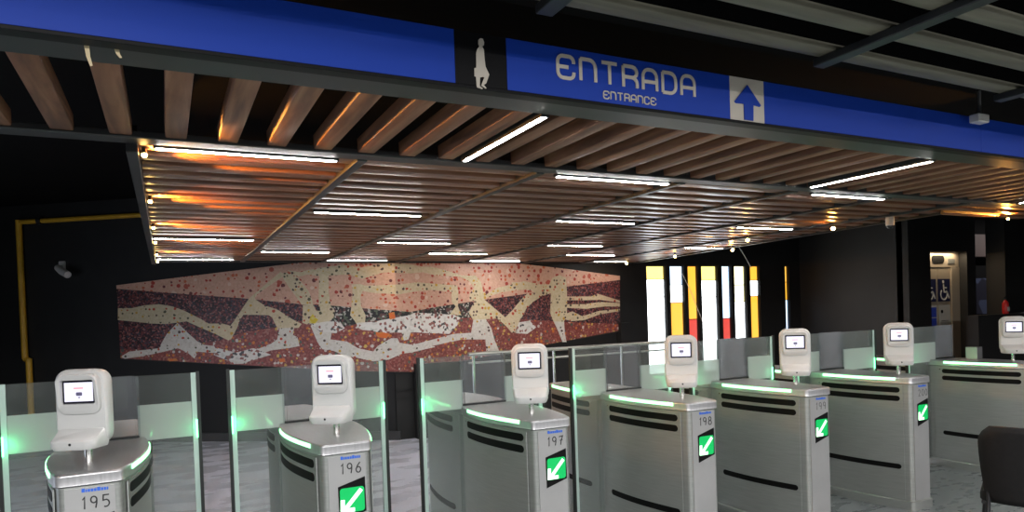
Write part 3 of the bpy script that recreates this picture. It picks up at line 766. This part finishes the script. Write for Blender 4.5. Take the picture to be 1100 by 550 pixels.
def rseq(t0, t1, r, n=10):
    e = [t0+r*(1-math.cos(a)) for a in (0, .35, .7, 1.1, PI/2)]
    return e + [t0+r+(t1-t0-2*r)*k/n for k in range(1, n)] + [t1-r*(1-math.cos(a)) for a in (PI/2, 1.1, .7, .35, 0)]
def slot_patch(bm, s, t0, t1, z0, z1, off, th):
    r = (z1-z0)/2; m = (z0+z1)/2; loops = []
    for t in rseq(t0, t1, r):
        e = min(t-t0, t1-t); h = max(.003, math.sqrt(max(0, r*r-max(0, r-e)**2)))
        w0, w1 = hw(t)+off-th, hw(t)+off
        loops.append([(s*w0, t, m-h), (s*w1, t, m-h), (s*w1, t, m+h), (s*w0, t, m+h)])
    return loft(bm, loops)

def make_reader(parent, yaw, xo, num):
    """white ticket reader on a short steel post"""
    rd = empty('ticket_reader', (xo, .24, 1.05), -yaw, parent)
    rd['label'] = 'white ticket reader with lit screen on a steel post'
    bm = nb(); tube(bm, [(0, .02, 0), (0, .02, .12)], .016, 14); link('post', bm, 'steel_post', rd, smooth=True)
    W, H, Z0 = .218, .345, .078
    bm = nb()
    # upright shell: lofted rounded rectangles from back to front
    loops = []
    for (y, sc, dz) in ((.070, .76, -.004), (.060, .88, 0), (.040, .96, 0), (-.006, 1.0, 0), (-.020, .985, 0), (-.027, .93, 0)):
        loops.append([(x, y, z) for x, z in rrect(W*sc, H-(1-sc)*W, .055*sc, 6, 0, Z0+H/2+dz)])
    loft(bm, loops)
    link('shell', bm, 'white_plastic', rd, smooth='all' if 0 else True)
    # projecting tray
    bm = nb(); loops = []
    for (z, wf, yf) in ((Z0+.004, .165, -.110), (Z0+.0, .178, -.120), (Z0+.016, .190, -.128), (Z0+.036, .190, -.128), (Z0+.046, .180, -.118)):
        r = .04
        pl = [(-wf/2-.008, -.005)] + [(-wf/2+r-r*math.cos(a), yf+r-r*math.sin(a)) for a in (0, .4, .8, 1.2, PI/2)] + [(wf/2-r+r*math.sin(a), yf+r-r*math.cos(a)) for a in (0, .4, .8, 1.2, PI/2)] + [(wf/2+.008, -.005)]
        top = z > Z0+.05
        loops.append([(x, y, z + (max(0, (y+.128)/.123)**2*.045 if z > Z0+.03 else 0)) for x, y in pl])
    loft(bm, loops); link('tray', bm, 'white_plastic', rd, smooth=True)
    bm = nb(); prism(bm, [(.0+.006*math.cos(2*PI*k/10), -.1285, Z0+.026+.006*math.sin(2*PI*k/10)) for k in range(10)], (0, .004, 0)); link('sensor_dot', bm, 'rubber', rd)
    # hood around the screen, deeper at the top
    bm = nb(); zc_ = Z0+.235
    o1 = rrect(.178, .178, .038, 6, 0, zc_); i1 = rrect(.142, .108, .010, 6, 0, zc_+.010); i0 = rrect(.138, .104, .008, 6, 0, zc_+.010)
    yo = lambda z: -.040-.020*max(0, min(1, (z-zc_+.08)/.16))
    R = [[(x*1.03, -.024, z) for x, z in o1], [(x, yo(z), z) for x, z in o1], [(x*.95, yo(z)-.004, zc_+(z-zc_)*.95) for x, z in o1], [(x, yo(z)-.001, z) for x, z in i1], [(x, -.034, z) for x, z in i0]]
    loft(bm, R); link('hood', bm, 'white_plastic', rd, smooth=True)
    sc_ = link('screen', box(nb(), -.068, .068, -.0375, -.034, zc_-.041, zc_+.061), 'bezel', rd)
    zc2 = zc_+.010
    link('display', box(nb(), -.060, .060, -.0395, -.0376, zc2-.042, zc2+.042), 'screen', sc_)
    link('red_line', box(nb(), -.020, .020, -.0405, -.0396, zc2+.014, zc2+.020), 'screen_pink', sc_)
    bm = nb(); prism(bm, [(x, -.0396, z) for x, z in rrect(.026, .016, .004, 3, .002, zc2-.009)], (0, -.001, 0)); 
    prism(bm, [(-.004, -.0396, zc2-.022), (.008, -.0396, zc2-.022), (.002, -.0396, zc2-.029)], (0, -.001, 0)); link('screen_icon', bm, 'screen_dark', sc_)
    return rd

def make_gate(num, cx, yaw, lab, fl=(.30, .30), flap_off=.0, xo=0, ink='ink', box_end=False, glow=(.16, .05)):
    g = tag(empty('speed_gate', (cx, GY, 0)), lab, 'ticket gate', 'row of steel speed gates')
    # cabinet
    bm = nb(); o = outline(-.004)
    loft(bm, [z_loop(o, .07), z_loop(o, .992)]); link('cabinet', bm, 'steel', g, smooth=True)
    bm = nb(); o = outline(.006); loft(bm, [z_loop(o, 0), z_loop(o, .065), z_loop(outline(0), .072)]); link('plinth', bm, 'steel', g, smooth=True)
    bm = nb()
    loft(bm, [z_loop(outline(.003), .996), z_loop(outline(.006), 1.0), z_loop(outline(.0055), 1.002), z_loop(outline(.005), 1.038), z_loop(outline(.005), 1.040), z_loop(outline(.001), 1.048), z_loop(outline(-.002), 1.0495), z_loop(outline(-.005), 1.05)])
    link('lid', bm, 'steel_lid', g, smooth=True)
    # front panel
    for (y0, y1, nm) in ((-.0005, .004, 'front_panel'),):
        bm = nb(); prism(bm, [(p, y0, q) for p, q in ((-.092, .08), (.092, .08), (.092, .985), (-.092, .985))], (0, y1-y0, 0)); link(nm, bm, 'front', g)
    for s in (-1, 1):
        for (t0, t1) in ((.055, HALF-.045), (HALF+.045, 2*HALF-.055)):
            bm = nb(); side_patch(bm, s, t0, t1, .085, .982, .001, .006); pn = link('side_panel', bm, 'steel', g, smooth=True)
            rear = t0 > HALF
            a, b = (t0+.022, t1-.085) if not rear else (t0+.085, t1-.022)
            for (z0, z1) in ((.925, .968), (.858, .901), (.318, .358)):
                bm = nb(); slot_patch(bm, s, a, b, z0, z1, .0035, .006); link('slot', bm, 'slot', pn, smooth=True)
            bm = nb(); ts = a+.03 if not rear else a+.02; te = b-.02 if not rear else b-.03
            lp = []
            for k in range(13):
                t = ts+(te-ts)*k/12; w = hw(t)
                lp.append([(s*(w+.0075), t, 1.024), (s*(w+.0068), t, 1.041), (s*(w+.003), t, 1.0435), (s*(w+.003), t, 1.022)])
            loft(bm, lp); link('light_strip', bm, 'strip_led', g)
            # screw heads
            bm = nb()
            for (tt, zz) in ((b+.022 if not rear else a-.022, .962),):
                w = hw(tt)+.001
                tube(bm, [(s*w, tt, zz), (s*(w+.004), tt, zz)], .006, 8)
            link('screw', bm, 'steel_post', pn)
    # front: logo, hand-written number, arrow display
    T = lambda px, pz, d: Vector((px, -.0006-d, pz))
    bm = nb(); xx = -.03
    for w_ in (.012, .006, .009, .010, .009, .012, .009, .008, .006):
        box(bm, xx, xx+w_, -.0018, -.0005, .967, .979 if w_ < .012 else .983); xx += w_+.002
    link('logo', bm, 'logo_blue', g)
    bm = nb(); word(bm, str(num), .050, .0055, .017, lambda px, pz, d: Vector((px-.028, -.0006-d, pz+.896)), .0012); link('number', bm, ink, g)
    ds = [(-.048, .835), (.086, .872), (.088, .700), (-.046, .660)]
    bm = nb(); prism(bm, [(p, -.003, q) for p, q in ds], (0, .0035, 0)); dsp = link('arrow_display', bm, 'slot', g)
    bm = nb(); prism(bm, [(p, -.004, q) for p, q in rrect(.120, .122, .014, 4, .020, .765)], (0, .0012, 0)); link('green_field', bm, 'arrow_green', dsp)
    TA = lambda px, pz, d: Vector((px, -.0042-d, pz)); bm = nb()
    ribbon(bm, [(.066, .812), (-.016, .724)], .020, TA, .001); ribbon(bm, [(-.028, .770), (-.030, .715)], .020, TA, .001); ribbon(bm, [(-.040, .716), (.030, .716)], .020, TA, .001)
    link('arrow', bm, 'arrow_white', dsp)
    # glass: two swing wings and a fixed pane between them
    GT = 1.385
    xc = flap_off
    for s, ln in ((-1, fl[0]), (1, fl[1])):
        if not ln: continue
        xi = xc+s*.155; xo_ = xc+s*(.155+ln)
        fp = empty('glass_wing', (0, HALF, 0), 0, g)
        lo, hi = sorted((xi, xo_-s*.030))
        link('glass', box(nb(), lo, hi, -.005, .005, .06, GT), 'glass', fp, bev=.001)
        link('frosted_band', box(nb(), lo+.002, hi-.002, -.0065, -.0055, 1.03, 1.225), 'frost', fp)
        lo, hi = sorted((xo_-s*.030, xo_-s*.004)); link('glass_edge', box(nb(), lo, hi, -.006, .006, .06, GT), 'edge', fp)
        lo, hi = sorted((xo_-s*.004, xo_+s*.014)); link('seal', box(nb(), lo, hi, -.012, .012, .05, GT+.006), 'rubber', fp)
        lo, hi = sorted((xo_-s*.012, xo_-s*.004)); link('edge_light', box(nb(), lo, hi, -.0085, -.006, 1.02, 1.12), 'green_led', fp)
        gp = bpy.data.lights.new('green_glow_fill', 'POINT'); gp.energy = glow[0 if s < 0 else 1]; gp.color = (.06, 1, .34); gp.shadow_soft_size = .012  # unseen green fill added ahead of the glass for the band's glow
        go = bpy.data.objects.new('green_glow_fill', gp); COL.objects.link(go); go.parent = fp; go.location = (xo_-s*.035, -.055, 1.075)
        lo, hi = sorted((xi-s*.012, xi+s*.012)); link('hinge_strip', box(nb(), lo, hi, -.008, .008, 1.052, GT), 'glass_dusty', fp)
    link('fixed_pane', box(nb(), xc-.143, xc+.143, HALF-.005, HALF+.005, 1.05, GT+.004), 'glass_dusty', g)
    link('pane_channel', box(nb(), xc-.16, xc+.16, HALF-.014, HALF+.014, 1.0465, 1.062), 'rubber', g)
    if box_end:
        link('end_box', box(nb(), .09, .18, .58, .69, 1.05, 1.17), 'steel_lid', g, bev=.004)
    make_reader(g, math.radians(yaw), xo, num)
    return g

make_gate(195, -.311, 22, 'steel ticket gate hand-numbered 195, leftmost of the row', xo=-.03, ink='ink')
make_gate(196, .768, 34, 'steel ticket gate hand-numbered 196, second from left', xo=.0)
make_gate(197, 1.935, 29, 'steel ticket gate hand-numbered 197, below the middle of the mosaic', xo=.0, flap_off=-.02)
make_gate(198, 3.055, 38, 'steel ticket gate hand-numbered 198, in front of the first coloured windows', xo=.04, flap_off=.02)
make_gate(199, 4.135, 45, 'steel ticket gate hand-numbered 199, left of the wide passage gate 200', xo=.05, flap_off=.06, ink='ink_grey')
make_gate(200, 5.30, 47, 'steel ticket gate with number 200, second from right in the row', fl=(.30, .45), xo=.10, flap_off=.09, ink='ink_grey')
make_gate(201, 7.03, 52, 'steel ticket gate at the right end of the row, partly behind the black chair', fl=(.45, 0), xo=.06, flap_off=.06, box_end=True)

# ------------------------------------------------------------------ black chair
depth = 3.97
cc_ = O + ray(1100, 500)*depth
chair = tag(empty('office_chair', (cc_.x, cc_.y, 0), math.radians(-64)), 'black padded chair seen from behind in front of the rightmost gate', 'chair')
bm = nb(); loops = []
NV = 14
for k in range(NV+1):
    v = k/NV
    z = .435+.46*v
    half = .185+.035*math.sin(min(1, v*1.15)*PI/2)
    if v > .80: half *= math.sqrt(max(.05, 1-((v-.80)/.2)**2*.45))
    if v < .10: half *= .90+.1*v/.1
    lp = []
    m = 10
    for i in range(m+1):
        u = -1+2*i/m; lp.append((half*u, .035*(1-u*u)*-1+.06*(v-.5)*-1-.028*(1-abs(u)**6), z))
    for i in range(m, -1, -1):
        u = -1+2*i/m; lp.append((half*u, .035*(1-u*u)*-1+.06*(v-.5)*-1+.024*(1-abs(u)**6)+.012, z))
    loops.append(lp)
loft(bm, loops); link('backrest', bm, 'chair_black', chair, smooth='all')
bm = nb(); lp = rrect(.44, .42, .07, 6)
loft(bm, [[(x*.96, .24+y*.96, .425) for x, y in lp], [(x, .24+y, .435) for x, y in lp], [(x, .24+y, .465) for x, y in lp], [(x*.95, .24+y*.95, .485) for x, y in lp]]); link('seat', bm, 'chair_black', chair, smooth=True)
for s in (-1, 1):
    bm = nb(); tube(bm, [(s*.20, -.06, .012), (s*.175, .01, .40), (s*.172, .022, .46), (s*.17, .012, .56)], .012, 10); link('rear_leg', bm, 'chair_metal', chair, smooth=True)
    bm = nb(); tube(bm, [(s*.24, .50, .012), (s*.205, .42, .40), (s*.20, .38, .425), (s*.20, .05, .42)], .012, 10); link('front_leg', bm, 'chair_metal', chair, smooth=True)

# ------------------------------------------------------------------ world and view
w = bpy.data.worlds.new('world'); SC.world = w; w.use_nodes = True
w.node_tree.nodes['Background'].inputs[0].default_value = (.5, .55, .65, 1)
w.node_tree.nodes['Background'].inputs[1].default_value = .0
SC.view_settings.view_transform = 'Standard'
SC.view_settings.look = 'None'
SC.view_settings.gamma = 1
SC.view_settings.use_curve_mapping = False
SC.view_settings.exposure = 1.0
SC.cycles.use_denoising = True
SC.cycles.max_bounces = 8
SC.cycles.transparent_max_bounces = 24
SC.cycles.caustics_reflective = False
SC.cycles.caustics_refractive = False
